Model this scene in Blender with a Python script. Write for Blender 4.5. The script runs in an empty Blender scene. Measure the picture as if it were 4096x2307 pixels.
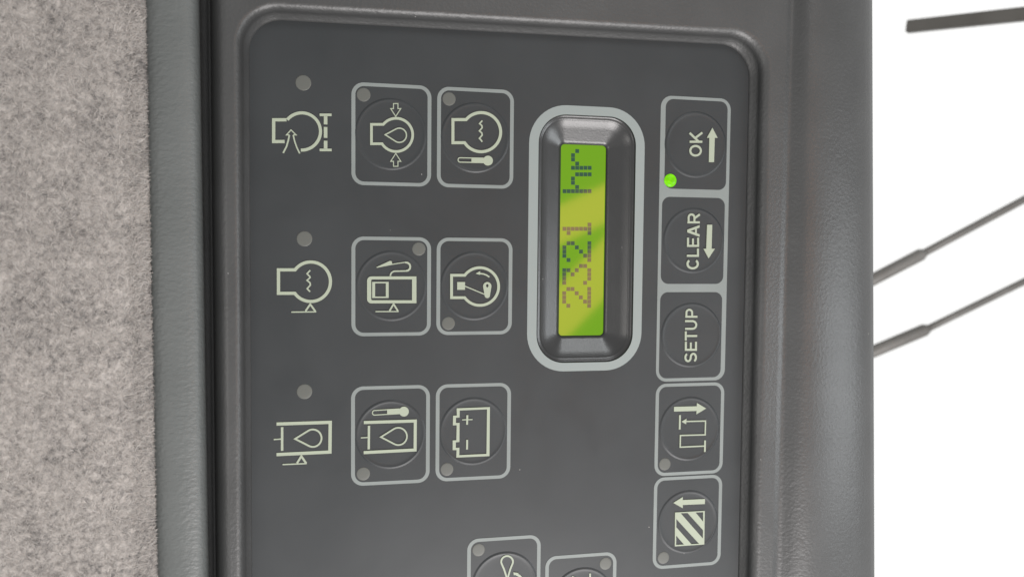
import bpy, bmesh, math, random
import numpy as np
from mathutils import Vector, Matrix

# ------------------------------------------------------------------ camera, sky, lamps, exposure
# x runs right along the panel, z up the panel, -y out of the panel towards the camera; built in metres
MM = 0.001
scene = bpy.context.scene
col = scene.collection
cam_data = bpy.data.cameras.new("camera")
cam = bpy.data.objects.new("camera", cam_data)
col.objects.link(cam)
scene.camera = cam
cam_data.sensor_width = 36.0
cam_data.lens = 28.125
cam_data.clip_start = 0.01
cam_data.clip_end = 200.0
cam_data.dof.use_dof = True
cam_data.dof.focus_distance = 0.190
cam_data.dof.aperture_fstop = 18.0
m = Matrix(((0.978412, 0.000517, -0.206661), (-0.206433, 0.049469, -0.977209), (0.009718, 0.998776, 0.048508))).to_4x4()
m.translation = Vector((-39.266, -185.670, 9.216)) * MM
cam.matrix_world = m

world = bpy.data.worlds.new("World")
scene.world = world
world.use_nodes = True
bg = world.node_tree.nodes["Background"]
bg.inputs["Color"].default_value = (1.0, 1.0, 0.99, 1)
bg.inputs["Strength"].default_value = 1.02

def lamp(name, loc, target, size, radiance, colour, size_y=None, roll=0.0, shape='RECTANGLE'):
    d = bpy.data.lights.new(name, 'AREA')
    d.shape = shape
    d.size = size
    d.size_y = size_y or size
    area = d.size * d.size_y * (math.pi / 4 if shape == 'ELLIPSE' else 1)
    d.energy = radiance * area * math.pi
    d.color = colour
    o = bpy.data.objects.new(name, d)
    col.objects.link(o)
    o.location = loc
    q = (Vector(target) - Vector(loc)).to_track_quat('-Z', 'Y')
    o.rotation_euler = (q.to_matrix() @ Matrix.Rotation(roll, 3, 'Z')).to_euler()
    return o

lamp("lower_window_light", (0.08, -0.27, -0.36), (0, 0, -0.01), 0.26, 22.0, (1.0, 0.965, 0.955), 0.26)
lamp("right_window_light", (0.32, -0.22, -0.06), (0.07, 0, 0), 0.14, 11.5, (0.92, 0.97, 1.0), 0.14)
lamp("upper_window_light", (0.14, -0.40, 0.37), (0, 0, 0), 0.16, 18.0, (0.96, 0.99, 1.0), 0.10)
lamp("left_fill_light", (-0.38, -0.36, -0.10), (0, 0, 0), 0.20, 5.5, (1.0, 0.96, 0.92), 0.20)  # added fill from the felt side, lifts the left-facing walls

def reflection_lamp(name, x, z, sx, sz, roll, radiance):  # added unseen lamps, shaped for the warm bands reflected in the display
    o = lamp(name, (x, -0.45, z), (x, 0, z), sx, radiance, (1.0, 0.40, 0.12), sz)
    o.rotation_euler = (Matrix.Rotation(math.pi / 2, 3, 'X') @ Matrix.Rotation(roll, 3, 'Z')).to_euler()
reflection_lamp("reflection_lamp", 0.156, 0.039, 0.075, 0.030, math.radians(25), 11.5)
reflection_lamp("reflection_lamp", 0.156, -0.026, 0.130, 0.037, math.radians(45), 11.0)

scene.view_settings.view_transform = 'Standard'
scene.view_settings.look = 'None'
scene.view_settings.exposure = 0.0
scene.view_settings.gamma = 1.0
scene.view_settings.use_curve_mapping = False

# outlines of the printed symbols, in millimetres on the faceplate (x to the right, z up)
SYMBOLS = {
 'air_filter': [('line',0.67,False,[(-51.34,37.45),(-51.07,37.77),(-50.77,38.07),(-50.44,38.33),(-50.08,38.55),(-49.71,38.74),(-49.32,38.9),(-48.92,39.01),(-48.52,39.08),(-48.1,39.11),(-47.7,39.09),(-47.29,39.03),(-46.9,38.93),(-46.51,38.79),(-46.15,38.61),(-45.81,38.39),(-45.49,38.14),(-45.2,37.85),(-44.94,37.53),(-44.72,37.19),(-44.53,36.82),(-44.38,36.44),(-44.28,36.04),(-44.21,35.62),(-44.18,35.2),(-44.2,34.78),(-44.26,34.36),(-44.36,33.95),(-44.51,33.55),(-44.69,33.16),(-44.9,32.8),(-45.16,32.45),(-45.44,32.14),(-45.76,31.85),(-46.09,31.59),(-46.46,31.38),(-46.84,31.2),(-47.23,31.06),(-47.63,30.96),(-48.04,30.9),(-48.46,30.89)]),('line',0.7,False,[(-51.52,37.44),(-54.25,37.32),(-54.28,32.55),(-51.93,32.64)]),('line',0.35,False,[(-52.26,30.1),(-51.55,31.53),(-51.18,32.8),(-50.91,34.1)]),('line',0.32,False,[(-48.7,30.12),(-49.31,31.4),(-49.77,32.74),(-50.09,34.13)]),('line',0.24,False,[(-50.91,34.14),(-51.52,34.12),(-50.56,35.24),(-49.48,34.2),(-50.09,34.17)]),('line',0.56,False,[(-44.36,38.83),(-41.76,38.95)]),('line',0.79,False,[(-43.06,38.57),(-43.06,36.78)]),('line',0.79,False,[(-43.07,36.2),(-43.07,33.79)]),('line',0.79,False,[(-43.07,33.14),(-43.07,31.41)]),('line',0.56,False,[(-44.38,31.05),(-41.75,31.14)])],
 'coolant_level': [('line',0.71,True,[(-53.37,4.2),(-49.8,4.21),(-49.48,4.6),(-49.13,4.94),(-48.74,5.25),(-48.31,5.5),(-47.87,5.71),(-47.4,5.86),(-46.92,5.95),(-46.43,5.99),(-45.94,5.97),(-45.46,5.9),(-44.98,5.77),(-44.53,5.58),(-44.09,5.34),(-43.69,5.05),(-43.32,4.72),(-42.99,4.34),(-42.71,3.93),(-42.47,3.49),(-42.28,3.02),(-42.15,2.53),(-42.07,2.03),(-42.05,1.52),(-42.08,1.01),(-42.17,0.51),(-42.31,0.03),(-42.51,-0.44),(-42.76,-0.88),(-43.05,-1.29),(-43.39,-1.66),(-43.76,-1.99),(-44.17,-2.28),(-44.61,-2.51),(-45.07,-2.69),(-45.55,-2.82),(-46.04,-2.88),(-46.53,-2.9),(-47.02,-2.85),(-47.5,-2.74),(-47.96,-2.58),(-48.41,-2.37),(-48.82,-2.11),(-49.21,-1.8),(-49.55,-1.45),(-49.86,-1.05),(-53.39,-1.05)]),('line',0.33,False,[(-46.49,4.13),(-47.19,3.35),(-46.59,2.73),(-46.53,2.48),(-47.19,1.86),(-46.53,1.3),(-46.47,0.78),(-47.17,-0.0),(-46.84,-0.38),(-46.51,-0.69)]),('line',0.41,False,[(-47.54,-5.07),(-46.51,-3.52),(-45.37,-5.15)]),('line',0.28,False,[(-50.63,-5.27),(-45.19,-5.24)])],
 'oil_level': [('line',0.74,False,[(-53.94,-30.49),(-42.14,-30.51),(-42.22,-37.36),(-53.97,-37.44)]),('line',0.54,False,[(-52.73,-31.24),(-52.75,-36.62)]),('line',0.29,False,[(-54.56,-33.98),(-52.99,-33.94)]),('line',0.4,True,[(-49.9,-34.02),(-47.01,-32.27),(-46.77,-32.15),(-46.52,-32.07),(-46.26,-32.02),(-46.0,-32.01),(-45.73,-32.04),(-45.47,-32.11),(-45.22,-32.21),(-44.98,-32.35),(-44.77,-32.52),(-44.58,-32.72),(-44.41,-32.95),(-44.28,-33.19),(-44.18,-33.45),(-44.11,-33.72),(-44.08,-34.0),(-44.09,-34.28),(-44.13,-34.55),(-44.22,-34.81),(-44.33,-35.06),(-44.48,-35.28),(-44.66,-35.49),(-44.86,-35.66),(-45.09,-35.8),(-45.33,-35.91),(-45.59,-35.97),(-45.85,-36.01),(-46.12,-36.0),(-46.38,-35.95),(-46.64,-35.87),(-46.88,-35.75)]),('line',0.46,False,[(-49.51,-39.61),(-48.55,-38.04),(-47.5,-39.7)]),('line',0.29,False,[(-52.67,-39.77),(-47.37,-39.78)])],
 'oil_pressure': [('line',0.59,True,[(-32.95,37.18),(-30.3,37.29),(-30.01,37.62),(-29.69,37.91),(-29.34,38.17),(-28.96,38.38),(-28.56,38.55),(-28.14,38.68),(-27.72,38.76),(-27.29,38.79),(-26.86,38.77),(-26.44,38.7),(-26.04,38.58),(-25.64,38.42),(-25.27,38.21),(-24.93,37.96),(-24.62,37.67),(-24.35,37.35),(-24.12,36.99),(-23.93,36.62),(-23.78,36.21),(-23.69,35.8),(-23.64,35.37),(-23.64,34.94),(-23.69,34.51),(-23.79,34.09),(-23.94,33.67),(-24.13,33.28),(-24.36,32.91),(-24.64,32.57),(-24.95,32.26),(-25.29,31.99),(-25.66,31.75),(-26.06,31.57),(-26.47,31.42),(-26.89,31.32),(-27.32,31.28),(-27.75,31.28),(-28.17,31.33),(-28.59,31.43),(-28.98,31.57),(-29.36,31.77),(-29.71,32.0),(-30.03,32.27),(-30.32,32.58),(-30.57,32.92),(-32.94,32.83)]),('line',0.29,True,[(-29.86,34.98),(-27.43,36.37),(-27.22,36.47),(-27.01,36.54),(-26.78,36.58),(-26.56,36.59),(-26.34,36.56),(-26.12,36.51),(-25.91,36.42),(-25.72,36.31),(-25.55,36.17),(-25.4,36.01),(-25.27,35.83),(-25.17,35.63),(-25.11,35.42),(-25.07,35.2),(-25.06,34.97),(-25.08,34.75),(-25.14,34.53),(-25.22,34.31),(-25.34,34.12),(-25.48,33.93),(-25.64,33.77),(-25.82,33.63),(-26.02,33.52),(-26.23,33.44),(-26.45,33.39),(-26.68,33.36),(-26.9,33.37),(-27.12,33.41),(-27.34,33.48),(-27.53,33.58)]),('line',0.21,True,[(-28.02,42.07),(-27.01,42.12),(-27.01,40.98),(-26.37,41.01),(-27.5,39.19),(-28.64,40.91),(-28.02,40.94)]),('line',0.21,True,[(-27.98,27.9),(-26.97,27.93),(-26.98,29.07),(-26.33,29.09),(-27.48,30.84),(-28.61,29.02),(-27.99,29.04)])],
 'coolant_temperature': [('line',0.69,True,[(-14.39,39.04),(-11.31,39.17),(-10.96,39.56),(-10.56,39.91),(-10.13,40.21),(-9.67,40.47),(-9.18,40.67),(-8.67,40.82),(-8.15,40.91),(-7.63,40.94),(-7.11,40.92),(-6.59,40.84),(-6.09,40.69),(-5.61,40.5),(-5.16,40.25),(-4.74,39.95),(-4.36,39.6),(-4.02,39.21),(-3.73,38.79),(-3.5,38.34),(-3.32,37.85),(-3.2,37.35),(-3.13,36.84),(-3.13,36.33),(-3.19,35.81),(-3.31,35.3),(-3.49,34.81),(-3.72,34.34),(-4.01,33.89),(-4.34,33.48),(-4.72,33.11),(-5.14,32.78),(-5.59,32.5),(-6.07,32.27),(-6.57,32.09),(-7.09,31.98),(-7.61,31.91),(-8.14,31.91),(-8.66,31.97),(-9.17,32.09),(-9.66,32.26),(-10.12,32.48),(-10.56,32.76),(-10.96,33.08),(-11.31,33.45),(-11.62,33.85),(-14.36,33.75)]),('line',0.34,False,[(-7.5,39.09),(-8.14,38.39),(-7.6,37.93),(-7.53,37.45),(-8.17,36.7),(-7.61,36.26),(-7.51,35.74),(-8.16,34.99),(-7.82,34.67),(-7.48,34.2)]),('line',0.24,False,[(-9.99,29.37),(-12.69,29.34),(-12.8,29.36),(-12.91,29.41),(-13.0,29.48),(-13.07,29.59),(-13.12,29.71),(-13.13,29.84),(-13.12,29.97),(-13.08,30.09),(-13.01,30.2),(-12.92,30.28),(-12.81,30.33),(-12.69,30.35),(-10.0,30.38)]),('fill',[(-10.0,30.52),(-7.13,30.55),(-7.12,29.28),(-9.99,29.24)]),('fill',[(-4.92,29.93),(-4.95,29.69),(-5.02,29.46),(-5.14,29.25),(-5.3,29.07),(-5.5,28.92),(-5.72,28.82),(-5.96,28.76),(-6.21,28.75),(-6.45,28.79),(-6.67,28.88),(-6.87,29.02),(-7.04,29.19),(-7.16,29.39),(-7.24,29.62),(-7.26,29.86),(-7.24,30.1),(-7.17,30.33),(-7.05,30.54),(-6.88,30.72),(-6.69,30.87),(-6.46,30.97),(-6.23,31.03),(-5.98,31.04),(-5.74,31.0),(-5.52,30.91),(-5.32,30.77),(-5.15,30.6),(-5.03,30.4),(-4.95,30.17)])],
 'fuel_level': [('ring',[(-22.66,2.82),(-22.63,-3.38),(-32.91,-3.38),(-33.1,-3.36),(-33.28,-3.3),(-33.45,-3.21),(-33.6,-3.08),(-33.72,-2.93),(-33.81,-2.76),(-33.87,-2.58),(-33.88,-2.38),(-33.89,1.8),(-33.87,1.99),(-33.81,2.18),(-33.73,2.35),(-33.6,2.5),(-33.46,2.62),(-33.29,2.71),(-33.11,2.77),(-32.92,2.79)],[(-23.67,2.12),(-23.65,-2.7),(-32.68,-2.66),(-32.73,-2.66),(-32.78,-2.65),(-32.83,-2.62),(-32.87,-2.59),(-32.91,-2.55),(-32.93,-2.5),(-32.95,-2.46),(-32.95,-2.41),(-32.96,1.84),(-32.95,1.89),(-32.94,1.94),(-32.91,1.99),(-32.88,2.02),(-32.84,2.06),(-32.79,2.08),(-32.74,2.09),(-32.68,2.1)]),('ring',[(-32.74,1.55),(-29.01,1.55),(-29.0,-2.16),(-32.74,-2.15)],[(-32.08,1.21),(-29.66,1.21),(-29.65,-1.82),(-32.08,-1.81)]),('line',0.34,False,[(-28.62,2.86),(-28.57,3.3),(-28.29,3.71),(-27.78,3.99),(-25.04,4.06)]),('line',0.43,False,[(-25.04,4.06),(-24.59,4.17),(-24.19,4.54),(-24.09,5.06),(-24.23,5.58),(-24.65,5.93),(-25.25,6.05)]),('line',0.23,False,[(-25.25,6.05),(-26.92,5.8),(-28.34,5.54)]),('fill',[(-31.81,4.91),(-28.73,6.37),(-28.34,6.27),(-28.22,5.71),(-28.39,5.42),(-31.71,4.75)]),('line',0.39,False,[(-28.8,-5.14),(-27.88,-3.54),(-26.85,-5.22)]),('line',0.25,False,[(-31.99,-5.26),(-26.73,-5.28)])],
 'engine_speed': [('line',0.65,True,[(-14.49,3.1),(-11.38,3.11),(-11.06,3.49),(-10.7,3.84),(-10.29,4.14),(-9.86,4.4),(-9.4,4.61),(-8.91,4.76),(-8.42,4.86),(-7.91,4.9),(-7.4,4.89),(-6.89,4.81),(-6.4,4.68),(-5.92,4.5),(-5.47,4.26),(-5.04,3.98),(-4.66,3.65),(-4.31,3.27),(-4.0,2.87),(-3.75,2.42),(-3.55,1.96),(-3.4,1.47),(-3.31,0.97),(-3.28,0.47),(-3.3,-0.04),(-3.39,-0.54),(-3.53,-1.02),(-3.73,-1.49),(-3.98,-1.93),(-4.27,-2.34),(-4.62,-2.71),(-5.0,-3.04),(-5.43,-3.33),(-5.88,-3.56),(-6.35,-3.74),(-6.85,-3.87),(-7.35,-3.94),(-7.87,-3.95),(-8.37,-3.91),(-8.87,-3.81),(-9.36,-3.65),(-9.82,-3.44),(-10.26,-3.18),(-10.67,-2.87),(-11.04,-2.52),(-11.36,-2.13),(-14.46,-2.12)]),('fill',[(-13.16,1.53),(-11.31,1.53),(-11.3,-0.29),(-13.15,-0.29)]),('line',0.26,False,[(-11.32,0.56),(-6.49,-1.43)]),('ring',[(-7.0,0.56),(-6.98,0.78),(-6.91,0.98),(-6.79,1.17),(-6.63,1.32),(-6.45,1.44),(-6.24,1.51),(-6.02,1.54),(-5.8,1.51),(-5.59,1.44),(-5.4,1.32),(-5.24,1.17),(-5.12,0.99),(-5.04,0.78),(-5.02,0.56),(-5.02,0.48),(-5.35,-1.62),(-5.37,-1.78),(-5.43,-1.94),(-5.54,-2.07),(-5.67,-2.17),(-5.82,-2.23),(-5.99,-2.25),(-6.15,-2.23),(-6.31,-2.16),(-6.44,-2.06),(-6.54,-1.93),(-6.61,-1.78),(-6.63,-1.62),(-7.0,0.4)],[(-6.32,0.62),(-6.32,0.71),(-6.3,0.8),(-6.27,0.89),(-6.22,0.96),(-6.16,1.02),(-6.09,1.06),(-6.01,1.07),(-5.94,1.06),(-5.87,1.02),(-5.8,0.96),(-5.75,0.89),(-5.72,0.8),(-5.7,0.71),(-5.7,0.62),(-5.71,0.59),(-5.92,0.27),(-5.93,0.27),(-5.94,0.27),(-5.96,0.26),(-5.97,0.26),(-5.99,0.26),(-6.01,0.26),(-6.02,0.26),(-6.04,0.26),(-6.06,0.26),(-6.07,0.27),(-6.08,0.27),(-6.09,0.27),(-6.31,0.56)]),('fill',[(-8.83,3.52),(-7.71,4.11),(-7.8,3.2)]),('line',0.35,False,[(-7.91,3.54),(-6.98,3.45),(-6.2,3.16),(-5.53,2.72)])],
 'oil_temperature': [('line',0.23,False,[(-29.3,-29.07),(-32.19,-29.15),(-32.31,-29.14),(-32.42,-29.09),(-32.52,-29.0),(-32.59,-28.89),(-32.63,-28.77),(-32.65,-28.63),(-32.63,-28.49),(-32.59,-28.36),(-32.52,-28.25),(-32.42,-28.16),(-32.31,-28.11),(-32.2,-28.09),(-29.3,-28.0)]),('fill',[(-29.3,-27.87),(-26.43,-27.79),(-26.43,-29.12),(-29.3,-29.2)]),('fill',[(-24.3,-28.59),(-24.32,-28.83),(-24.39,-29.06),(-24.51,-29.26),(-24.67,-29.44),(-24.86,-29.57),(-25.08,-29.66),(-25.31,-29.71),(-25.55,-29.7),(-25.78,-29.64),(-26.0,-29.54),(-26.19,-29.39),(-26.35,-29.2),(-26.47,-28.99),(-26.54,-28.76),(-26.57,-28.52),(-26.54,-28.28),(-26.47,-28.05),(-26.35,-27.85),(-26.2,-27.68),(-26.0,-27.54),(-25.79,-27.45),(-25.55,-27.41),(-25.32,-27.41),(-25.09,-27.47),(-24.87,-27.58),(-24.68,-27.72),(-24.52,-27.91),(-24.4,-28.12),(-24.32,-28.35)]),('line',0.71,False,[(-34.6,-30.8),(-22.79,-30.85),(-22.82,-37.67),(-34.63,-37.79)]),('line',0.54,False,[(-33.43,-31.59),(-33.48,-37.07)]),('line',0.25,False,[(-35.28,-34.33),(-33.72,-34.29)]),('line',0.36,True,[(-30.71,-34.32),(-27.77,-32.56),(-27.52,-32.44),(-27.26,-32.35),(-26.99,-32.3),(-26.72,-32.29),(-26.44,-32.32),(-26.17,-32.39),(-25.91,-32.5),(-25.66,-32.64),(-25.44,-32.81),(-25.24,-33.02),(-25.07,-33.24),(-24.92,-33.49),(-24.82,-33.76),(-24.75,-34.03),(-24.72,-34.32),(-24.73,-34.6),(-24.77,-34.88),(-24.86,-35.14),(-24.97,-35.39),(-25.13,-35.62),(-25.31,-35.82),(-25.52,-36.0),(-25.76,-36.14),(-26.01,-36.25),(-26.27,-36.31),(-26.55,-36.35),(-26.82,-36.34),(-27.1,-36.29),(-27.36,-36.2),(-27.62,-36.08)])],
 'battery': [('ring',[(-13.1,-28.2),(-5.13,-28.14),(-5.15,-39.91),(-13.1,-39.91),(-13.05,-38.12),(-13.98,-38.08),(-13.99,-35.78),(-13.11,-35.77),(-13.07,-32.2),(-13.97,-32.21),(-13.93,-29.91),(-13.04,-29.9)],[(-12.36,-28.73),(-5.83,-28.66),(-5.87,-39.34),(-12.41,-39.37),(-12.38,-37.58),(-13.24,-37.58),(-13.25,-36.26),(-12.39,-36.22),(-12.38,-31.65),(-13.24,-31.66),(-13.25,-30.43),(-12.39,-30.38)]),('line',0.24,False,[(-11.77,-30.97),(-9.29,-30.98)]),('line',0.45,False,[(-10.54,-29.9),(-10.59,-32.16)]),('line',0.45,False,[(-10.54,-35.77),(-10.56,-38.09)])],
 'ok': [('line',0.52,True,[(45.9,35.17),(45.63,35.13),(45.37,35.06),(45.13,34.94),(44.92,34.79),(44.75,34.6),(44.63,34.4),(44.55,34.17),(44.53,33.94),(44.56,33.72),(44.65,33.5),(44.78,33.3),(44.96,33.13),(45.17,32.99),(45.42,32.89),(45.68,32.83),(45.95,32.82),(46.23,32.85),(46.49,32.92),(46.73,33.04),(46.94,33.19),(47.11,33.38),(47.23,33.59),(47.31,33.81),(47.33,34.04),(47.3,34.27),(47.21,34.49),(47.08,34.69),(46.9,34.86),(46.68,35.0),(46.44,35.1),(46.17,35.15)]),('line',0.52,False,[(47.67,36.26),(44.31,36.14)]),('line',0.53,False,[(46.73,36.23),(44.26,38.29)]),('line',0.53,False,[(45.77,37.1),(47.62,38.48)]),('fill',[(49.51,37.32),(50.95,37.38),(50.9,31.36),(49.52,31.31)]),('fill',[(50.26,39.78),(51.72,37.37),(48.86,37.27)])],
 'clear': [('line',0.52,False,[(47.45,16.41),(44.17,16.36)]),('line',0.5,False,[(44.47,16.36),(44.44,17.6),(44.45,17.74),(44.5,17.88),(44.56,18.0),(44.66,18.11),(44.77,18.2),(44.9,18.27),(45.05,18.31),(45.19,18.33),(45.34,18.32),(45.49,18.28),(45.62,18.22),(45.74,18.13),(45.84,18.02),(45.91,17.9),(45.96,17.77),(45.98,17.63),(46.01,16.39)]),('line',0.54,False,[(45.98,17.37),(47.41,18.37)]),('fill',[(47.45,12.83),(44.15,13.91),(44.13,14.55),(47.44,13.45)]),('fill',[(47.4,15.1),(44.15,13.91),(44.13,14.55),(47.39,15.72)]),('line',0.47,False,[(46.45,13.54),(46.42,14.98)]),('line',0.52,False,[(44.38,12.58),(44.42,10.56),(47.11,10.59),(47.06,12.61)]),('line',0.48,False,[(45.73,10.57),(45.69,12.41)]),('line',0.52,False,[(44.16,8.1),(47.12,8.12),(47.08,9.93)]),('line',0.54,False,[(44.81,6.91),(44.65,6.77),(44.53,6.61),(44.44,6.44),(44.39,6.26),(44.38,6.07),(44.41,5.88),(44.48,5.7),(44.58,5.53),(44.72,5.38),(44.9,5.25),(45.09,5.14),(45.31,5.07),(45.54,5.02),(45.77,5.0),(46.01,5.02),(46.23,5.07),(46.45,5.15),(46.64,5.26),(46.8,5.39),(46.94,5.54),(47.04,5.71),(47.1,5.9),(47.12,6.08),(47.1,6.27),(47.04,6.46),(46.95,6.63),(46.81,6.79),(46.65,6.92)]),('fill',[(49.4,15.84),(50.77,15.87),(50.73,9.84),(49.29,9.82)]),('fill',[(48.57,9.89),(51.63,9.92),(49.99,7.52)])],
 'setup': [('line',0.5,False,[(47.34,-7.06),(44.11,-7.04)]),('line',0.48,False,[(44.4,-7.04),(44.38,-6.01),(44.39,-5.87),(44.43,-5.74),(44.5,-5.61),(44.59,-5.51),(44.7,-5.42),(44.83,-5.35),(44.97,-5.31),(45.12,-5.3),(45.27,-5.32),(45.41,-5.36),(45.55,-5.42),(45.66,-5.51),(45.76,-5.62),(45.83,-5.74),(45.88,-5.88),(45.9,-6.02),(45.92,-7.05)]),('line',0.5,False,[(44.1,-10.04),(46.06,-10.06),(46.24,-10.04),(46.41,-10.0),(46.57,-9.93),(46.72,-9.84),(46.84,-9.72),(46.94,-9.59),(47.01,-9.44),(47.05,-9.27),(47.07,-9.11),(47.05,-8.94),(47.0,-8.78),(46.92,-8.63),(46.81,-8.49),(46.68,-8.37),(46.53,-8.27),(46.37,-8.2),(46.2,-8.15),(46.02,-8.14),(44.06,-8.12)]),('line',0.5,False,[(44.34,-13.0),(44.29,-10.67)]),('line',0.5,False,[(44.6,-11.84),(47.38,-11.87)]),('line',0.52,False,[(44.36,-13.28),(44.4,-15.29),(47.12,-15.33),(47.08,-13.32)]),('line',0.47,False,[(45.73,-15.31),(45.69,-13.48)]),('line',0.5,False,[(44.75,-16.36),(44.62,-16.45),(44.5,-16.57),(44.41,-16.73),(44.35,-16.91),(44.33,-17.11),(44.33,-17.31),(44.37,-17.51),(44.44,-17.69),(44.53,-17.85),(44.65,-17.98),(44.79,-18.08),(44.94,-18.13),(45.09,-18.15),(45.24,-18.12),(45.38,-18.05),(45.51,-17.93),(45.61,-17.79),(45.68,-17.62),(45.73,-17.43),(45.74,-17.23),(45.75,-17.03),(45.8,-16.84),(45.87,-16.67),(45.97,-16.53),(46.1,-16.42),(46.24,-16.35),(46.39,-16.32),(46.54,-16.33),(46.69,-16.39),(46.83,-16.48),(46.95,-16.61),(47.04,-16.77),(47.11,-16.96),(47.15,-17.16),(47.16,-17.36),(47.13,-17.55),(47.07,-17.73),(46.98,-17.89),(46.87,-18.02),(46.73,-18.11)])],
 'work_mode': [('fill',[(41.59,-29.55),(47.75,-29.6),(47.7,-30.79),(41.61,-30.74)]),('fill',[(47.73,-28.77),(50.27,-30.23),(47.64,-31.65)]),('line',0.46,False,[(43.24,-31.69),(43.24,-35.31)]),('fill',[(43.66,-33.35),(45.01,-32.66),(44.92,-34.05)]),('line',0.34,False,[(44.92,-33.34),(50.15,-33.41),(50.15,-36.92),(43.46,-36.83),(43.45,-39.78),(50.2,-39.78)]),('line',0.45,False,[(50.15,-38.34),(50.14,-41.3)])],
 'travel_mode': [('fill',[(41.92,-53.87),(44.43,-52.51),(44.49,-55.38)]),('fill',[(44.41,-53.26),(50.48,-53.37),(50.47,-54.64),(44.44,-54.54)]),('ring',[(42.43,-56.35),(50.47,-56.4),(50.55,-65.06),(42.55,-65.01)],[(42.79,-56.61),(50.04,-56.7),(50.14,-64.8),(42.9,-64.65)]),('fill',[(42.79,-56.57),(43.92,-56.59),(50.15,-63.51),(50.19,-64.84),(49.14,-64.81),(42.82,-58.03)]),('fill',[(45.79,-56.64),(47.99,-56.66),(50.09,-59.13),(50.15,-61.38)]),('fill',[(42.83,-60.1),(47.13,-64.86),(45.13,-64.84),(42.87,-62.27)])],
 'fan': [('line',0.42,False,[(-0.43,-70.41),(-1.35,-67.59),(-2.03,-66.0),(-2.03,-65.97),(-2.05,-65.66),(-2.01,-65.36),(-1.9,-65.08),(-1.73,-64.84),(-1.5,-64.65),(-1.23,-64.51),(-0.94,-64.43),(-0.62,-64.42),(-0.31,-64.47),(-0.01,-64.59),(0.26,-64.77),(0.49,-65.0),(0.67,-65.27),(0.79,-65.56),(0.84,-65.87),(0.82,-66.17),(0.82,-66.21),(0.2,-67.71),(-0.6,-70.4)]),('fill',[(0.95,-68.54),(2.37,-68.82),(1.11,-69.29)]),('line',0.56,False,[(1.42,-68.87),(2.47,-69.52),(3.17,-70.34),(3.62,-71.42)])],
 'short_bar': [('line',0.42,False,[(20.33,-70.29),(20.37,-72.9)]),('fill',[(15.72,-70.52),(17.02,-71.27),(17.48,-72.32),(16.04,-71.68)])],
}
BUTTONS = [
 ['oil_pressure', 'button with oil drop inside an engine outline between two arrows', 'framed', (-37.4, -19.36, 23.48, 46.5), (-28.54, 35.18), (-34.7, 43.79)],
 ['coolant_temperature', 'button with wavy line inside an engine outline above a thermometer', 'framed', (-18.03, 0.02, 23.48, 46.5), (-9.14, 35.13), (-15.3, 43.77)],
 ['fuel_level', 'button with fuel pump and hose symbol', 'framed', (-37.4, -19.28, -10.92, 11.85), (-28.36, 0.62), (-22.11, 9.16)],
 ['engine_speed', 'button with piston and crank symbol inside an engine outline', 'framed', (-17.98, 0.02, -10.88, 11.85), (-9.05, 0.64), (-15.15, -8.16)],
 ['oil_temperature', 'button with thermometer above an oil tank drop symbol', 'framed', (-37.48, -19.38, -45.55, -22.47), (-28.5, -33.84), (-34.71, -42.8)],
 ['battery', 'button with battery outline symbol', 'framed', (-18.0, 0.0, -45.5, -22.46), (-9.07, -33.83), (-15.3, -42.68)],
 ['ok', 'OK key with an up arrow and a lit green light', 'cell', (37.99, 54.36, 24.55, 46.35), (46.06, 35.5), (39.5, 26.53)],
 ['clear', 'CLEAR key with a down arrow', 'cell', (37.51, 54.19, 1.12, 22.53), (45.97, 11.88), None],
 ['setup', 'SETUP key', 'cell', (37.48, 54.04, -22.39, -0.95), (45.87, -11.64), None],
 ['work_mode', 'button with stepped path and right arrow symbol', 'framed', (36.75, 55.2, -46.94, -23.7), (45.94, -35.27), (39.53, -43.99)],
 ['travel_mode', 'button with striped square and left arrow symbol', 'framed', (36.75, 55.2, -70.61, -47.3), (46.05, -59.02), (39.64, -67.8)],
 ['fan', 'button with fan blade loop and curved arrow, partly below the picture edge', 'framed', (-10.31, 7.74, -82.86, -59.76), (-1.14, -71.48), (-7.57, -62.53)],
 ['short_bar', 'button with short bar symbol, lowest and mostly hidden below the picture edge', 'framed', (8.97, 27.21, -88.44, -65.34), (18.54, -76.8), (24.36, -68.18)],
]
WARNING_LIGHTS = [(-47.88, 45.76), (-47.74, 11.18), (-47.82, -23.31)]
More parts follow.
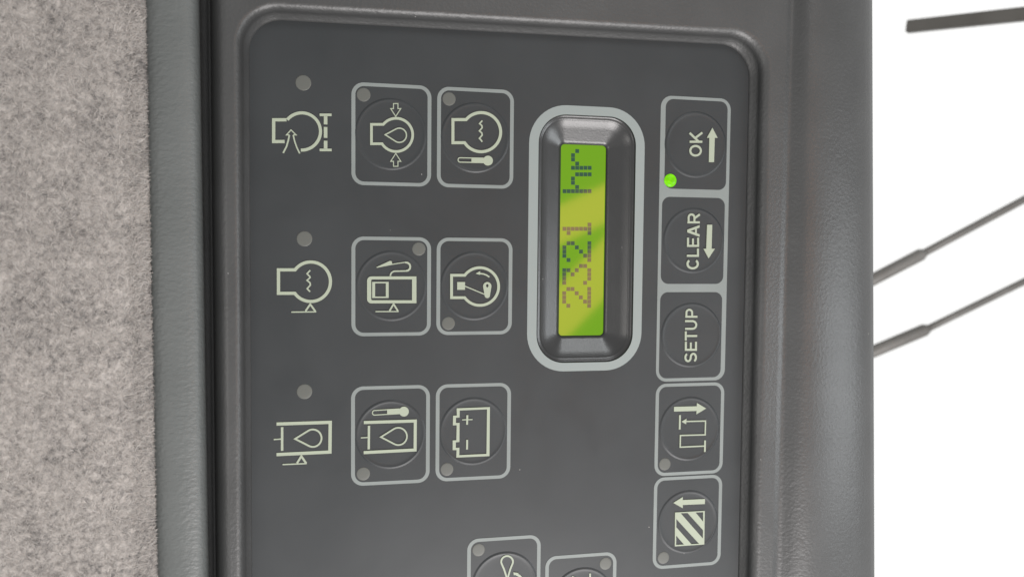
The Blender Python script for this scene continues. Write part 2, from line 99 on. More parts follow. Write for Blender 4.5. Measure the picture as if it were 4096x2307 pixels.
LCD_CHARACTERS = [('2',[(15.02,-4.46),(20.37,-4.49),(13.95,-3.42),(19.29,-3.44),(20.36,-3.45),(13.94,-2.39),(18.2,-2.4),(20.35,-2.41),(13.92,-1.35),(17.12,-1.36),(20.34,-1.36),(14.98,-0.32),(16.04,-0.32),(20.33,-0.32)]),('3',[(13.9,1.2),(19.23,1.2),(13.89,2.23),(20.3,2.24),(13.88,3.26),(16.01,3.27),(20.28,3.28),(13.87,4.29),(14.93,4.3),(17.06,4.31),(20.27,4.32),(18.12,5.35),(19.19,5.35)]),('2',[(14.91,6.79),(20.24,6.83),(13.84,7.82),(19.16,7.86),(20.23,7.87),(13.83,8.85),(18.08,8.88),(20.22,8.9),(13.82,9.87),(17.0,9.91),(20.21,9.94),(14.87,10.91),(15.93,10.92),(20.2,10.97)]),('1',[(14.84,13.39),(20.17,13.47),(13.77,14.4),(14.83,14.42),(15.89,14.43),(16.95,14.45),(18.02,14.47),(19.09,14.48),(20.16,14.5),(20.15,15.53)]),('h',[(13.68,23.55),(14.74,23.58),(15.8,23.6),(16.86,23.63),(17.92,23.65),(18.98,23.68),(20.05,23.71),(16.85,24.65),(15.78,25.65),(15.76,26.67),(16.81,27.72),(17.88,27.75),(18.94,27.78),(20.01,27.81)]),('r',[(15.74,29.27),(16.8,29.3),(17.86,29.33),(18.92,29.37),(19.99,29.4),(16.79,30.32),(15.72,31.31),(15.71,32.33),(16.75,33.38)])]

# ------------------------------------------------------------------ helpers
def tag(o, label=None, category=None, group=None, kind=None):
    for k, v in (('label', label), ('category', category), ('group', group), ('kind', kind)):
        if v:
            o[k] = v
    return o

def obj(name, verts, faces, mat, parent=None, smooth=False, origin=(0, 0, 0)):
    me = bpy.data.meshes.new(name)
    o0 = Vector(origin)
    me.from_pydata([(Vector(v) - o0) * MM for v in verts], [], faces)
    me.materials.append(mat)
    if smooth:
        me.polygons.foreach_set('use_smooth', [True] * len(me.polygons))
    me.update()
    o = bpy.data.objects.new(name, me)
    col.objects.link(o)
    if parent:
        o.parent = parent
    off = Vector((0, 0, 0))
    p = parent
    while p is not None:
        off += p.location
        p = p.parent
    o.location = o0 * MM - off
    return o

def fix_normals(o):
    bm = bmesh.new()
    bm.from_mesh(o.data)
    bmesh.ops.recalc_face_normals(bm, faces=bm.faces)
    # an open sheet has no inside: turn each connected sheet to face the camera side
    seen = set()
    for f0 in bm.faces:
        if f0.index in seen:
            continue
        isl = []; todo = [f0]; seen.add(f0.index)
        while todo:
            f = todo.pop(); isl.append(f)
            for e in f.edges:
                for g in e.link_faces:
                    if g.index not in seen:
                        seen.add(g.index); todo.append(g)
        if sum(f.normal.y * f.calc_area() for f in isl) > 1e-9:
            for f in isl:
                f.normal_flip()
    bm.to_mesh(o.data)
    bm.free()

class Mesh:
    def __init__(s):
        s.v = []
        s.f = []
    def loop(s, pts):
        b = len(s.v)
        s.v += [tuple(p) for p in pts]
        return list(range(b, b + len(pts)))
    def bridge(s, a, b, closed=True):
        n = len(a)
        for i in range(n if closed else n - 1):
            j = (i + 1) % n
            s.f.append((a[i], a[j], b[j], b[i]))

def rounded(x0, x1, z0, z1, r, n=10):
    """closed outline of a rounded rectangle, counter-clockwise seen from the camera"""
    return rounded_quad(((x0, z0), (x1, z0), (x1, z1), (x0, z1)), (r,) * 4, n)

def rounded_quad(c, r, n=10):
    out = []
    for i in range(4):
        p = Vector(c[i]); a = (Vector(c[i - 1]) - p).normalized(); b = (Vector(c[(i + 1) % 4]) - p).normalized()
        k = p + (a + b) * r[i]
        s = k - b * r[i]; e = k - a * r[i]
        for j in range(n + 1):
            t = j / n * math.pi / 2
            out.append(tuple(k - b * r[i] * math.cos(t) - a * r[i] * math.sin(t)))
    return out

def rim_plate(s, outer, inner, h0, h1):
    """flat frame between two outlines, with small side walls"""
    a = s.loop([(x, -h0, z) for x, z in outer]); b = s.loop([(x, -h1, z) for x, z in outer])
    c = s.loop([(x, -h1, z) for x, z in inner]); d = s.loop([(x, -h0, z) for x, z in inner])
    s.bridge(a, b); s.bridge(b, c); s.bridge(c, d)

def fill_plate(s, pts, h0, h1):
    area = sum(pts[i - 1][0] * pts[i][1] - pts[i][0] * pts[i - 1][1] for i in range(len(pts)))
    if area < 0:
        pts = pts[::-1]
    a = s.loop([(x, -h0, z) for x, z in pts]); b = s.loop([(x, -h1, z) for x, z in pts])
    s.bridge(a, b)
    s.f.append(tuple(b))

def line_plate(s, width, closed, pts, h0, h1):
    """a stroke with mitred corners and square ends"""
    P = [Vector(p) for p in pts]
    n = len(P)
    left, right = [], []
    for i in range(n):
        a = P[i] - P[i - 1] if (closed or i > 0) else P[1] - P[0]
        b = P[(i + 1) % n] - P[i] if (closed or i < n - 1) else a
        a = a.normalized(); b = b.normalized()
        na, nb = Vector((-a.y, a.x)), Vector((-b.y, b.x))
        mt = (na + nb)
        if mt.length < 1e-6:
            mt = na
        mt.normalize()
        mt *= min(1 / max(mt.dot(na), 0.3), 2.6) * width / 2
        left.append(P[i] + mt); right.append(P[i] - mt)
    l0 = s.loop([(p.x, -h0, p.y) for p in left]); l1 = s.loop([(p.x, -h1, p.y) for p in left])
    r0 = s.loop([(p.x, -h0, p.y) for p in right]); r1 = s.loop([(p.x, -h1, p.y) for p in right])
    s.bridge(l0, l1, closed); s.bridge(l1, r1, closed); s.bridge(r1, r0, closed)
    if not closed:
        s.f.append((l0[0], r0[0], r1[0], l1[0])); s.f.append((l0[-1], l1[-1], r1[-1], r0[-1]))

def symbol_mesh(prims, h0, h1):
    s = Mesh()
    for i, p in enumerate(prims):
        t = h1 + 0.006 * i
        if p[0] == 'line':
            line_plate(s, p[1], p[2], p[3], h0, t)
        elif p[0] == 'fill':
            fill_plate(s, p[1], h0, t)
        else:
            rim_plate(s, p[1], p[2], h0, t)
    return s

def disc(s, c, r, h0, h1, n=28, dome=0.0):
    a = s.loop([(c[0] + r * math.cos(t), -h0, c[1] + r * math.sin(t)) for t in [2 * math.pi * i / n for i in range(n)]])
    rows = [(1.0, 0.0), (0.9, 0.45), (0.65, 0.8), (0.3, 0.97)] if dome else [(1.0, 0)]
    for k, hh in rows:
        b = s.loop([(c[0] + r * k * math.cos(t), -(h1 + dome * hh), c[1] + r * k * math.sin(t)) for t in [2 * math.pi * i / n for i in range(n)]])
        s.bridge(a, b)
        a = b
    s.f.append(tuple(a))

# ------------------------------------------------------------------ materials
def material(name, colour, rough=0.5, spec=0.5, emit=None, emit_strength=1.0):
    mt = bpy.data.materials.new(name)
    mt.use_nodes = True
    b = mt.node_tree.nodes['Principled BSDF']
    b.inputs['Base Color'].default_value = (*colour, 1)
    b.inputs['Roughness'].default_value = rough
    b.inputs['Specular IOR Level'].default_value = spec
    if emit:
        b.inputs['Emission Color'].default_value = (*emit, 1)
        b.inputs['Emission Strength'].default_value = emit_strength
    return mt

def nodes(mt):
    nt = mt.node_tree
    return nt, nt.nodes['Principled BSDF'], (lambda t: nt.nodes.new(t)), nt.links.new

def add_bump(mt, layers, scale=(1, 1, 1)):
    """layers: (noise scale per metre, detail, bump height in metres, strength)"""
    nt, b, new, link = nodes(mt)
    tc = new('ShaderNodeNewGeometry')
    mp = new('ShaderNodeMapping')
    mp.inputs['Scale'].default_value = scale
    link(tc.outputs['Position'], mp.inputs['Vector'])
    prev = None
    for sc, det, dist, st in layers:
        n = new('ShaderNodeTexNoise')
        n.inputs['Scale'].default_value = sc
        n.inputs['Detail'].default_value = det
        link(mp.outputs['Vector'], n.inputs['Vector'])
        bp = new('ShaderNodeBump')
        bp.inputs['Distance'].default_value = dist
        bp.inputs['Strength'].default_value = st
        link(n.outputs['Fac'], bp.inputs['Height'])
        if prev:
            link(prev.outputs['Normal'], bp.inputs['Normal'])
        prev = bp
    link(prev.outputs['Normal'], b.inputs['Normal'])
    return mp

def add_tone(mt, mp, c0, c1, sc, specks=None):
    """slow colour variation, and sparse light dust specks"""
    nt, b, new, link = nodes(mt)
    n = new('ShaderNodeTexNoise')
    n.inputs['Scale'].default_value = sc
    n.inputs['Detail'].default_value = 5
    link(mp.outputs['Vector'], n.inputs['Vector'])
    r = new('ShaderNodeValToRGB')
    r.color_ramp.elements[0].position = 0.3; r.color_ramp.elements[1].position = 0.7
    r.color_ramp.elements[0].color = (*c0, 1); r.color_ramp.elements[1].color = (*c1, 1)
    link(n.outputs['Fac'], r.inputs['Fac'])
    out = r.outputs['Color']
    if specks:
        v = new('ShaderNodeTexVoronoi')
        v.inputs['Scale'].default_value = specks[0]
        link(mp.outputs['Vector'], v.inputs['Vector'])
        less = new('ShaderNodeMath'); less.operation = 'LESS_THAN'; less.inputs[1].default_value = specks[1]
        link(v.outputs['Distance'], less.inputs[0])
        sep = new('ShaderNodeSeparateColor')
        link(v.outputs['Color'], sep.inputs['Color'])
        rare = new('ShaderNodeMath'); rare.operation = 'GREATER_THAN'; rare.inputs[1].default_value = specks[2]
        link(sep.outputs['Red'], rare.inputs[0])
        mul = new('ShaderNodeMath'); mul.operation = 'MULTIPLY'
        link(less.outputs[0], mul.inputs[0]); link(rare.outputs[0], mul.inputs[1])
        mix = new('ShaderNodeMix'); mix.data_type = 'RGBA'
        mix.inputs['B'].default_value = (0.22, 0.22, 0.21, 1)
        link(mul.outputs[0], mix.inputs['Factor']); link(out, mix.inputs['A'])
        out = mix.outputs['Result']
    link(out, b.inputs['Base Color'])

M_FACE = material('charcoal faceplate film', (0.0140, 0.0155, 0.0168), 0.48, 0.25)
mp = add_bump(M_FACE, [(5200, 2, 0.00002, 0.35), (900, 2, 0.00004, 0.12)])
add_tone(M_FACE, mp, (0.0122, 0.0140, 0.0152), (0.0150, 0.0170, 0.0183), 60, (420, 0.040, 0.955))
def add_smudges(mt, mp, lo, hi, sc):
    """uneven sheen from handling: slow variation of the roughness"""
    nt, b, new, link = nodes(mt)
    n = new('ShaderNodeTexNoise'); n.inputs['Scale'].default_value = sc; n.inputs['Detail'].default_value = 6
    n.inputs['Distortion'].default_value = 1.2
    link(mp.outputs['Vector'], n.inputs['Vector'])
    r = new('ShaderNodeMapRange'); r.inputs['From Min'].default_value = 0.35; r.inputs['From Max'].default_value = 0.65
    r.inputs['To Min'].default_value = lo; r.inputs['To Max'].default_value = hi
    link(n.outputs['Fac'], r.inputs['Value']); link(r.outputs['Result'], b.inputs['Roughness'])
add_smudges(M_FACE, mp, 0.42, 0.56, 38)
M_HOUSING = material('grained charcoal plastic', (0.020, 0.020, 0.020), 0.43, 0.40)
mp = add_bump(M_HOUSING, [(1300, 3, 0.00022, 0.42), (420, 2, 0.0002, 0.12)])
add_tone(M_HOUSING, mp, (0.0190, 0.0195, 0.0196), (0.0240, 0.0246, 0.0248), 90, (300, 0.045, 0.94))
M_TRIM = material('grey rubber trim', (0.052, 0.054, 0.052), 0.5, 0.3)
mp = add_bump(M_TRIM, [(900, 3, 0.0003, 0.6), (240, 1, 0.0003, 0.2)], (1, 1, 1.5))
add_tone(M_TRIM, mp, (0.049, 0.053, 0.052), (0.057, 0.061, 0.060), 50)
M_PRINT = material('grey print', (0.15, 0.158, 0.152), 0.5, 0.25)
mp = add_bump(M_PRINT, [(5200, 2, 0.00002, 0.3)])
add_tone(M_PRINT, mp, (0.099, 0.110, 0.107), (0.110, 0.122, 0.119), 120)
M_RING = material('pale grey print', (0.126, 0.142, 0.139), 0.5, 0.25)
mp = add_bump(M_RING, [(5200, 2, 0.00002, 0.3)])
M_SYMBOL = material('pale green translucent print', (0.166, 0.182, 0.148), 0.45, 0.22, (0.50, 0.68, 0.22), 0.05)
M_LED_OFF = material('unlit smoky lens', (0.049, 0.051, 0.046), 0.5, 0.3)
add_bump(M_LED_OFF, [(3000, 2, 0.00002, 0.4)])
M_LED_ON = material('lit green lens', (0.01, 0.05, 0.0), 0.3, 0.12, (0.10, 0.40, 0.0), 1.0)
nt, bs, new, link = nodes(M_LED_ON)
g = new('ShaderNodeNewGeometry'); n = new('ShaderNodeTexNoise'); n.inputs['Scale'].default_value = 700
link(g.outputs['Position'], n.inputs['Vector'])
r = new('ShaderNodeValToRGB'); r.color_ramp.elements[0].position = 0.35; r.color_ramp.elements[1].position = 0.65
r.color_ramp.elements[0].color = (0.14, 0.48, 0.0, 1); r.color_ramp.elements[1].color = (0.23, 0.76, 0.0, 1)
link(n.outputs['Fac'], r.inputs['Fac']); link(r.outputs['Color'], bs.inputs['Emission Color'])
M_SURROUND = material('dark display surround', (0.012, 0.0125, 0.013), 0.28, 0.38)
mp = add_bump(M_SURROUND, [(2600, 3, 0.00005, 0.4)])
add_tone(M_SURROUND, mp, (0.0115, 0.0118, 0.0122), (0.0145, 0.0148, 0.0152), 200, (500, 0.06, 0.93))
M_LCD = material('backlit green display', (0.002, 0.006, 0.0), 0.06, 0.27, (0.150, 0.345, 0.0), 1.0)
M_DOT = material('dark display dots', (0.002, 0.003, 0.002), 0.06, 0.27, (0.022, 0.078, 0.042), 1.0)
M_ROD = material('weathered grey metal', (0.10, 0.095, 0.088), 0.5, 0.4)
mp = add_bump(M_ROD, [(300, 3, 0.0004, 0.3)])
add_tone(M_ROD, mp, (0.066, 0.062, 0.057), (0.10, 0.096, 0.09), 45)
M_BAR = material('dark grey metal', (0.045, 0.042, 0.037), 0.5, 0.4)
mp = add_bump(M_BAR, [(300, 3, 0.0004, 0.3)])
add_tone(M_BAR, mp, (0.038, 0.035, 0.030), (0.055, 0.052, 0.047), 40)

def felt_material():
    mt = material('speckled beige felt', (0.36, 0.33, 0.30), 0.95, 0.1)
    nt, b, new, link = nodes(mt)
    g = new('ShaderNodeNewGeometry')
    n1 = new('ShaderNodeTexNoise'); n1.inputs['Scale'].default_value = 800; n1.inputs['Detail'].default_value = 4
    n1.inputs['Roughness'].default_value = 0.65
    n2 = new('ShaderNodeTexNoise'); n2.inputs['Scale'].default_value = 130; n2.inputs['Detail'].default_value = 3
    link(g.outputs['Position'], n1.inputs['Vector']); link(g.outputs['Position'], n2.inputs['Vector'])
    add = new('ShaderNodeMath'); add.operation = 'MULTIPLY_ADD'; add.inputs[1].default_value = 0.45
    link(n2.outputs['Fac'], add.inputs[0]); link(n1.outputs['Fac'], add.inputs[2])
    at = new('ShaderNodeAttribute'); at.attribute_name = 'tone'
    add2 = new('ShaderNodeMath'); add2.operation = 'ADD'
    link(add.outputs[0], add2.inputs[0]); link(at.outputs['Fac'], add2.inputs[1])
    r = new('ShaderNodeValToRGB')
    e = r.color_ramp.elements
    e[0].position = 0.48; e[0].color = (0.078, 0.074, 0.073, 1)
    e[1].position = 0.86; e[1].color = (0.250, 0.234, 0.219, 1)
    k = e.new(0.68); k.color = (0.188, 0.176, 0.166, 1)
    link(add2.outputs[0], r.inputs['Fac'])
    link(r.outputs['Color'], b.inputs['Base Color'])
    bp = new('ShaderNodeBump'); bp.inputs['Distance'].default_value = 0.0004; bp.inputs['Strength'].default_value = 0.6
    link(n1.outputs['Fac'], bp.inputs['Height']); link(bp.outputs['Normal'], b.inputs['Normal'])
    return mt
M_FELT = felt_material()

# ------------------------------------------------------------------ control panel: housing and faceplate
panel = bpy.data.objects.new('control_panel', None)
col.objects.link(panel)
panel.empty_display_size = 0.02
tag(panel, 'charcoal machine control panel with membrane buttons and a lit green display', 'control panel')

Z0, Z1 = -120.0, 105.0
def slant(a, b, z):       # a profile point given at z = 61 and at z = -63
    return a + (b - a) * (61 - z) / 124.0

def build_housing():
    s = Mesh()
    C0 = ((-59.4, -104), (60.3, -104), (59.9, 60.4), (-59.3, 59.0))
    C1 = ((-62.25, -107), (64.0, -107), (63.6, 63.5), (-62.15, 61.8))
    R0 = (7, 7, 8.0, 7.0); R1 = (9, 9, 10.0, 9.4)
    prof = [(0.0, -0.6), (0.0, 0.03), (0.03, 0.35), (0.10, 0.60), (0.20, 1.05), (0.30, 1.55), (0.40, 2.1)]
    prof += [(0.40 + 0.60 * (1 - math.cos(q)), 2.1 + 2.5 * math.sin(q)) for q in [math.pi / 2 * k / 14 for k in range(1, 15)]]
    prev = None
    for t, h in prof:
        c = [tuple(Vector(C0[i]).lerp(Vector(C1[i]), t)) for i in range(4)]
        r = [R0[i] + (R1[i] - R0[i]) * t for i in range(4)]
        a = s.loop([(x, -h, z) for x, z in rounded_quad(c, r, 12)])
        if prev:
            s.bridge(prev, a)
        prev = a
    # flat face out to the flanks
    xl, xr = -63.4, 67.05
    for k, hh in ((0.5, 4.6), (1.0, 4.6)):
        ctr = [(xl, Z0), (xr, Z0), (xr, Z1), (xl, Z1)]
        c = [tuple(Vector(C1[i]).lerp(Vector(ctr[i]), k)) for i in range(4)]
        r = [R1[i] * (1 - k) + 0.05 * k for i in range(4)]
        a = s.loop([(x, -hh, z) for x, z in rounded_quad(c, r, 12)])
        s.bridge(prev, a)
        prev = a
    left = [(-63.4, -63.4, 4.6), (-63.75, -63.65, 4.58), (-64.6, -64.4, 4.2), (-65.4, -65.2, 3.4), (-66.2, -66.0, 2.1), (-66.9, -66.7, 0.4), (-67.5, -67.3, -1.6), (-67.85, -67.65, -2.9), (-68.05, -67.85, -3.0), (-68.4, -68.2, -3.8), (-69.2, -69, -5.2), (-70.8, -70.6, -6), (-84, -84, -6.2)]
    right = [(67.05, 67.05, 4.6), (67.35, 67.35, 4.59), (67.75, 67.76, 4.52), (68.15, 68.16, 4.42), (68.6, 68.71, 4.4), (69.05, 69.26, 4.48), (69.46, 69.88, 4.75), (70.37, 71.19, 5.5), (71.17, 72.61, 6.2), (72.48, 74.32, 6.75), (74.59, 76.75, 7.05), (78.11, 80.59, 7.0), (82.24, 85.03, 6.5), (85.96, 89.48, 5.7), (88.88, 93.02, 4.6), (91.29, 95.95, 3.2), (93.71, 98.67, 1.1), (95.62, 100.7, -1.7), (97.03, 102.21, -5.3), (98.13, 103.42, -10.5), (98.74, 104.03, -17)]
    zs = [Z0 + (Z1 - Z0) * i / 24 for i in range(25)]
    for pr, flip in ((left, True), (right, False)):
        prev = None
        for a, b, h in pr:
            cur = s.loop([(slant(a, b, z), -h, z) for z in zs])
            if prev:
                s.bridge(*((cur, prev) if flip else (prev, cur)), closed=False)
            prev = cur
    o = obj('housing', s.v, s.f, M_HOUSING, panel, smooth=True)
    bm = bmesh.new(); bm.from_mesh(o.data)
    bm.free()
    fix_normals(o)
    return o
build_housing()

OPEN = (6.1, 30.45, -18.0, 41.45)     # display opening in the faceplate
LCD = (12.55, 24.1, -11.82, 34.92)
def build_faceplate():
    bm = bmesh.new()
    outer = rounded_quad(((-60.2, -105), (61.0, -105), (60.6, 61.3), (-60.1, 59.9)), (7, 7, 7.5, 7), 10)
    inner = rounded(*OPEN, 6.9, 12)
    for lp in (outer, inner):
        vs = [bm.verts.new((x * MM, 0, z * MM)) for x, z in lp]
        for i in range(len(vs)):
            bm.edges.new((vs[i - 1], vs[i]))
    bmesh.ops.triangle_fill(bm, edges=bm.edges[:], use_beauty=True, normal=(0, -1, 0))
    for f in bm.faces:
        if f.normal.y > 0:
            f.normal_flip()
    me = bpy.data.meshes.new('faceplate'); bm.to_mesh(me); bm.free()
    me.materials.append(M_FACE)
    o = bpy.data.objects.new('faceplate', me); col.objects.link(o); o.parent = panel
build_faceplate()

# ------------------------------------------------------------------ display
s = Mesh()
rim_plate(s, rounded(3.78, 32.72, -20.05, 43.62, 9.2, 12), rounded(*OPEN, 6.9, 12), 0.0, 0.06)
obj('display_border', s.v, s.f, M_RING, panel)

s = Mesh()
prev = None
for inset, h, k in ((-0.02, 0.03, 0), (0.0, -0.05, 0), (0.10, -0.55, 0), (0.55, -0.72, 0), (0.95, -0.80, 0), (1.15, -1.0, 0.0), (1.15, -1.1, 0.02), (1.15, -1.9, 0.35), (1.15, -3.1, 0.85), (1.15, -3.45, 1.0), (1.15, -3.9, 1.0)):
    a = (OPEN[0] + inset, OPEN[1] - inset, OPEN[2] + inset, OPEN[3] - inset)
    q = [a[i] + (LCD[i] - a[i]) * k for i in range(4)]
    lp = s.loop([(x, -h, z) for x, z in rounded(*q, (6.9 - inset) * (1 - k) + 1.0 * k, 12)])
    if prev:
        s.bridge(prev, lp)
    prev = lp
o = obj('display_surround', s.v, s.f, M_SURROUND, panel, smooth=True)
fix_normals(o)

s = Mesh()
fill_plate(s, rounded(LCD[0] - 0.3, LCD[1] + 0.3, LCD[2] - 0.3, LCD[3] + 0.3, 0.6, 4), -4.6, -3.8)
lcd = obj('lcd_screen', s.v, s.f, M_LCD, panel, origin=(18.3, 3.8, 11.5))
for ch, dots in LCD_CHARACTERS:
    s = Mesh()
    for x, z in dots:
        fill_plate(s, [(x - 0.475, z - 0.475), (x + 0.475, z - 0.475), (x + 0.475, z + 0.475), (x - 0.475, z + 0.475)], -3.81, -3.76)
    cx = sum(d[0] for d in dots) / len(dots); cz = sum(d[1] for d in dots) / len(dots)
    tag(obj('lcd_character', s.v, s.f, M_DOT, lcd, origin=(cx, 3.76, cz)), 'dotted character %s on the green display' % ch)

# ------------------------------------------------------------------ buttons
def dome_ring(c, r, h0):
    s = Mesh()
    n = 72
    prev = None
    for dr, h in ((0.46, -0.03), (0.32, 0.03), (0.15, 0.14), (0.0, 0.185), (-0.12, 0.20), (-0.28, 0.15), (-0.46, 0.11), (-0.9, 0.09), (-2.2, 0.07), (-5.5, 0.065)):
        lp = s.loop([(c[0] + (r + dr) * math.cos(2 * math.pi * i / n), -(h0 + h), c[1] + (r + dr) * math.sin(2 * math.pi * i / n)) for i in range(n)])
        if prev:
            s.bridge(prev, lp)
        prev = lp
    s.f.append(tuple(prev))
    return s

for key, label, kind, rect, ring, led in BUTTONS:
    x0, x1, z0, z1 = rect
    ctr = ((x0 + x1) / 2, 0, (z0 + z1) / 2)
    s = Mesh()
    if kind == 'framed':
        fill_plate(s, rounded(x0 + 0.4, x1 - 0.4, z0 + 0.4, z1 - 0.4, 2.2, 8), 0.0, 0.02)
        hb = 0.02
    else:
        fill_plate(s, rounded(x0, x1, z0, z1, 2.0, 8), 0.0, 0.09)
        hb = 0.09
    b = tag(obj('button', s.v, s.f, M_FACE, panel, origin=ctr), label)
    if kind == 'framed':
        s = Mesh()
        rim_plate(s, rounded(x0, x1, z0, z1, 2.75, 10), rounded(x0 + 0.88, x1 - 0.88, z0 + 0.8, z1 - 0.8, 1.95, 10), 0.0, 0.07)
        obj('button_frame', s.v, s.f, M_PRINT, b, origin=ctr)
    s = dome_ring(ring, 7.75, hb)
    d = obj('button_dome', s.v, s.f, M_FACE, b, smooth=True, origin=(ring[0], 0, ring[1]))
    fix_normals(d)
    s = symbol_mesh(SYMBOLS[key], hb, hb + 0.24)
    obj('button_symbol', s.v, s.f, M_SYMBOL, b, origin=(ring[0], 0, ring[1]))
    if led:
        s = Mesh()
        lit = key == 'ok'
        disc(s, led, 1.62 if lit else 1.55, hb, hb + (0.05 if lit else 0.015), 28, 0.55 if lit else 0.05)
        o = obj('indicator_light', s.v, s.f, M_LED_ON if lit else M_LED_OFF, b, smooth=True, origin=(led[0], 0, led[1]))
        if lit:
            tag(o, 'glowing green indicator light')

# grey surround that holds the OK, CLEAR and SETUP keys
s = Mesh()
fill_plate(s, rounded(36.7, 55.22, -23.2, 47.12, 2.8, 10), 0.0, 0.06)
obj('key_surround', s.v, s.f, M_PRINT, panel, origin=(46, 0, 12))

for c in WARNING_LIGHTS:
    s = Mesh()
    disc(s, c, 1.72, 0.0, 0.02, 28, 0.05)
    obj('warning_light', s.v, s.f, M_LED_OFF, panel, smooth=True, origin=(c[0], 0, c[1]))
for key, c, lab in (('air_filter', (-43, 37), 'engine outline with air arrow symbol'), ('coolant_level', (-43, 0), 'engine outline with wavy line symbol'), ('oil_level', (-43, -34), 'tank with oil drop symbol')):
    s = symbol_mesh(SYMBOLS[key], 0.0, 0.12)
    tag(obj('warning_symbol', s.v, s.f, M_SYMBOL, panel, origin=(c[0], 0, c[1])), lab)

# ------------------------------------------------------------------ trim strip and felt headliner
def loft(name, prof, mat, nz=60, wob=0.0):
    s = Mesh()
    prev = None
    zs = [Z0 + (Z1 - Z0) * i / nz for i in range(nz + 1)]
    rnd = random.Random(4)
    ph = [rnd.uniform(0, 6.28) for _ in range(6)]
    for a, b, h in prof:
        pts = []
        for z in zs:
            w = wob * (math.sin(z * 0.31 + ph[0]) + 0.6 * math.sin(z * 0.83 + ph[1]) + 0.4 * math.sin(z * 1.9 + ph[2]))
            pts.append((slant(a, b, z) + w, -h, z))
        cur = s.loop(pts)
        if prev:
            s.bridge(prev, cur, closed=False)
        prev = cur
    o = obj(name, s.v, s.f, mat, None, smooth=True)
    fix_normals(o)
    return o

trim = loft('trim_strip', [(-70.6, -69.6, -3), (-69.7, -68.8, -1), (-69.5, -68.6, 0.5), (-69.49, -68.61, 1.8), (-69.63, -68.71, 2.8), (-69.94, -69.05, 3.6), (-70.49, -69.57, 4.2), (-71.26, -70.32, 4.6), (-72.4, -71.5, 4.9), (-74.3, -73.4, 5.0), (-76.0, -75.0, 4.9),
                          (-77.5, -76.5, 4.55), (-78.8, -77.8, 4.0), (-80.0, -79.0, 3.0), (-81.5, -80.5, 1.0), (-83, -82, -3)], M_TRIM)
tag(trim, 'smooth grey rubber trim strip between the felt and the control panel', 'trim')

FELT = [(-80.2, -79.2, -3.0), (-79.7, -78.7, 0.0), (-79.5, -78.5, 1.4), (-79.65, -78.65, 2.6), (-80.2, -79.3, 3.7), (-81.2, -80.4, 4.8), (-82.7, -82.0, 5.8), (-84.8, -84.3, 6.6), (-88, -88.2, 7.5), (-95, -96, 8.8), (-104, -105.5, 10.2), (-114, -116, 12.2), (-126, -128, 15), (-140, -143, 19)]
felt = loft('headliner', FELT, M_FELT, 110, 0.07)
tag(felt, 'fuzzy speckled beige felt lining along the left side', 'felt lining')

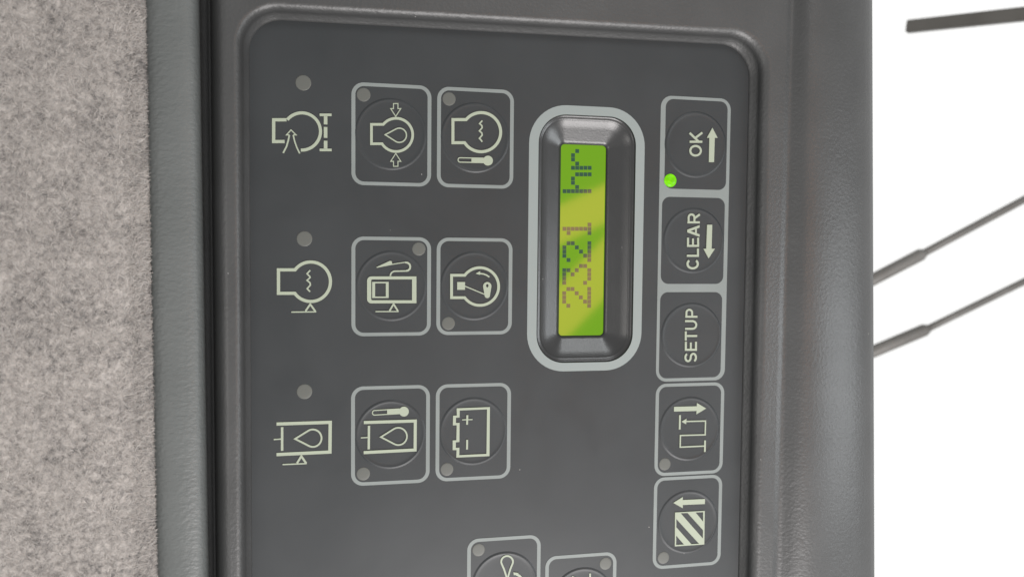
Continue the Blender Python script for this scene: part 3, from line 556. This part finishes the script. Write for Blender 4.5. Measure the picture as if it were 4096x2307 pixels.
def build_fibres(count=100000):
    rng = np.random.default_rng(11)
    pa = np.array(FELT)
    # arc-length position along the profile, biased to what the frame shows
    seg = np.concatenate(([0], np.cumsum(np.hypot(np.diff(pa[:, 0]), np.diff(pa[:, 2])))))
    smax = seg[11]
    t = rng.random(count) * smax
    edge = rng.random(count) < 0.26
    t[edge] = 2.6 + rng.random(edge.sum()) * 8.0
    z = rng.uniform(-88, 70, count)
    xa = np.interp(t, seg, pa[:, 0]); xb = np.interp(t, seg, pa[:, 1]); h = np.interp(t, seg, pa[:, 2])
    x = xa + (xb - xa) * (61 - z) / 124.0
    base = np.stack([x, -h, z], 1)
    # surface frame: tangent across (to the right), tangent up the strip, outward
    e = 0.3
    dx = np.interp(t - e, seg, pa[:, 0]) - np.interp(t + e, seg, pa[:, 0]); dh = np.interp(t - e, seg, pa[:, 2]) - np.interp(t + e, seg, pa[:, 2])
    T = np.stack([dx, -dh, np.zeros(count)], 1); T /= np.linalg.norm(T, axis=1)[:, None] + 1e-9
    U = np.tile([0, 0, 1.0], (count, 1))
    N = np.cross(U, T); N[N[:, 1] > 0] *= -1
    a = rng.normal(0, 1.0, count)
    loose = rng.random(count) < 0.3
    a[loose] = rng.uniform(-math.pi, math.pi, loose.sum())
    L = rng.uniform(0.7, 2.0, count); L[t < 9] *= 0.75
    lift = rng.uniform(0.10, 0.75, count)
    curl = rng.normal(0, 1.3, count)
    w = rng.uniform(0.022, 0.05, count)
    K = 4
    pts = np.zeros((count, K, 3))
    p = base - N * 0.03
    for k in range(K):
        pts[:, k] = p
        ang = a + curl * (k / K)
        up = lift * (1.3 - 1.1 * k / (K - 1))
        d = T * np.cos(ang)[:, None] + U * np.sin(ang)[:, None] + N * up[:, None]
        p = p + d * (L / (K - 1))[:, None]
    side = np.stack([-np.sin(a), np.zeros(count), np.cos(a)], 1)
    side = T * (-np.sin(a))[:, None] + U * np.cos(a)[:, None]
    taper = np.array([1.0, 1.0, 0.8, 0.25])
    V = np.zeros((count, K, 2, 3))
    for k in range(K):
        o = side * (w * taper[k])[:, None]
        V[:, k, 0] = pts[:, k] - o; V[:, k, 1] = pts[:, k] + o
    nv = K * 2
    tmpl = np.array([[2 * k, 2 * k + 1, 2 * k + 3, 2 * k + 2] for k in range(K - 1)])
    F = (np.arange(count)[:, None, None] * nv + tmpl[None]).reshape(-1, 4)
    me = bpy.data.meshes.new('felt_fibre')
    me.vertices.add(count * nv); me.vertices.foreach_set('co', (V.reshape(-1) * MM).astype(np.float32))
    me.loops.add(F.size); me.loops.foreach_set('vertex_index', F.reshape(-1).astype(np.int32))
    me.polygons.add(len(F)); me.polygons.foreach_set('loop_start', np.arange(0, F.size, 4, dtype=np.int32))
    me.update(calc_edges=True)
    at = me.attributes.new('tone', 'FLOAT', 'POINT')
    at.data.foreach_set('value', np.repeat(rng.normal(0.05, 0.09, count) - 0.12 * np.clip((7.5 - t) / 5.5, 0, 1), nv).astype(np.float32))  # random tone, plus shade of the rounded edge put into the fibre colour
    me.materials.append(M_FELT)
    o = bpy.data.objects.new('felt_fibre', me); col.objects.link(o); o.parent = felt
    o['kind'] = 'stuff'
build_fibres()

# ------------------------------------------------------------------ rods outside, against the sky
def tube(name, p0, p1, r0, r1, mat, parent, steps=((0, 1), (1, 1)), n=14, origin=None):
    p0, p1 = Vector(p0), Vector(p1)
    d = (p1 - p0).normalized()
    a = d.orthogonal().normalized(); b = d.cross(a)
    s = Mesh()
    prev = None
    for t, k in steps:
        c = p0.lerp(p1, t); r = (r0 + (r1 - r0) * t) * k
        lp = s.loop([c + a * r * math.cos(2 * math.pi * i / n) + b * r * math.sin(2 * math.pi * i / n) for i in range(n)])
        if prev:
            s.bridge(prev, lp)
        else:
            s.f.append(tuple(lp[::-1]))
        prev = lp
    s.f.append(tuple(prev))
    o = obj(name, s.v, s.f, mat, parent, smooth=True, origin=origin or p0)
    fix_normals(o)
    me = o.data
    me.polygons.foreach_set('use_smooth', [len(p.vertices) == 4 for p in me.polygons])
    return o

def stepped_rod(p0, p1, p2, r_sleeve, r_rod, label):
    e = bpy.data.objects.new('stepped_rod', None)
    col.objects.link(e)
    e.location = Vector(p0) * MM
    e.empty_display_size = 0.01
    tag(e, label, 'rod', 'thin rods outside the window')
    tube('sleeve', p0, p1, r_sleeve, r_sleeve, M_ROD, e, ((0, 1), (0.95, 1.04), (0.965, 1.0), (1.0, 0.68)))
    tube('rod', p1, p2, r_rod, r_rod, M_ROD, e, ((-0.03, 1), (0.3, 1), (0.6, 1.0), (1, 1)))

stepped_rod((214, 199.4, -18.7), (266.8, 189.7, 9.8), (345, 175.3, 53.1), 3.15, 1.95, 'thin grey stepped rod against white sky, upper of the slanting pair')
stepped_rod((219, 206.6, -56.5), (275.9, 195.9, -31.7), (355, 181.1, 8.5), 3.25, 1.85, 'thin grey stepped rod against white sky, lower of the slanting pair')
def square_bar():
    p0, p1 = Vector((250.8, 188.7, 127.9)), Vector((300, 101, 118.8))
    d = (p1 - p0).normalized()
    up = Vector((0, 0, 1)); up = (up - d * up.dot(d)).normalized(); sd = d.cross(up)
    bm = bmesh.new()
    rings = []
    for p, hh in ((p0, 3.1), (p1, 3.1)):
        rings.append([bm.verts.new((p + sd * a * 2.2 + up * b * hh - p0) * MM) for a, b in ((-1, -1), (1, -1), (1, 1), (-1, 1))])
    for i in range(4):
        bm.faces.new((rings[0][i], rings[0][(i + 1) % 4], rings[1][(i + 1) % 4], rings[1][i]))
    bm.faces.new(rings[0][::-1]); bm.faces.new(rings[1])
    bmesh.ops.recalc_face_normals(bm, faces=bm.faces)
    bmesh.ops.bevel(bm, geom=bm.edges[:], offset=0.0004, segments=2, affect='EDGES')
    me = bpy.data.meshes.new('square_bar'); bm.to_mesh(me); bm.free()
    me.materials.append(M_BAR)
    o = bpy.data.objects.new('square_bar', me); col.objects.link(o)
    o.location = p0 * MM
    tag(o, 'thick dark bar with a square end against white sky at top right', 'bar')
square_bar()
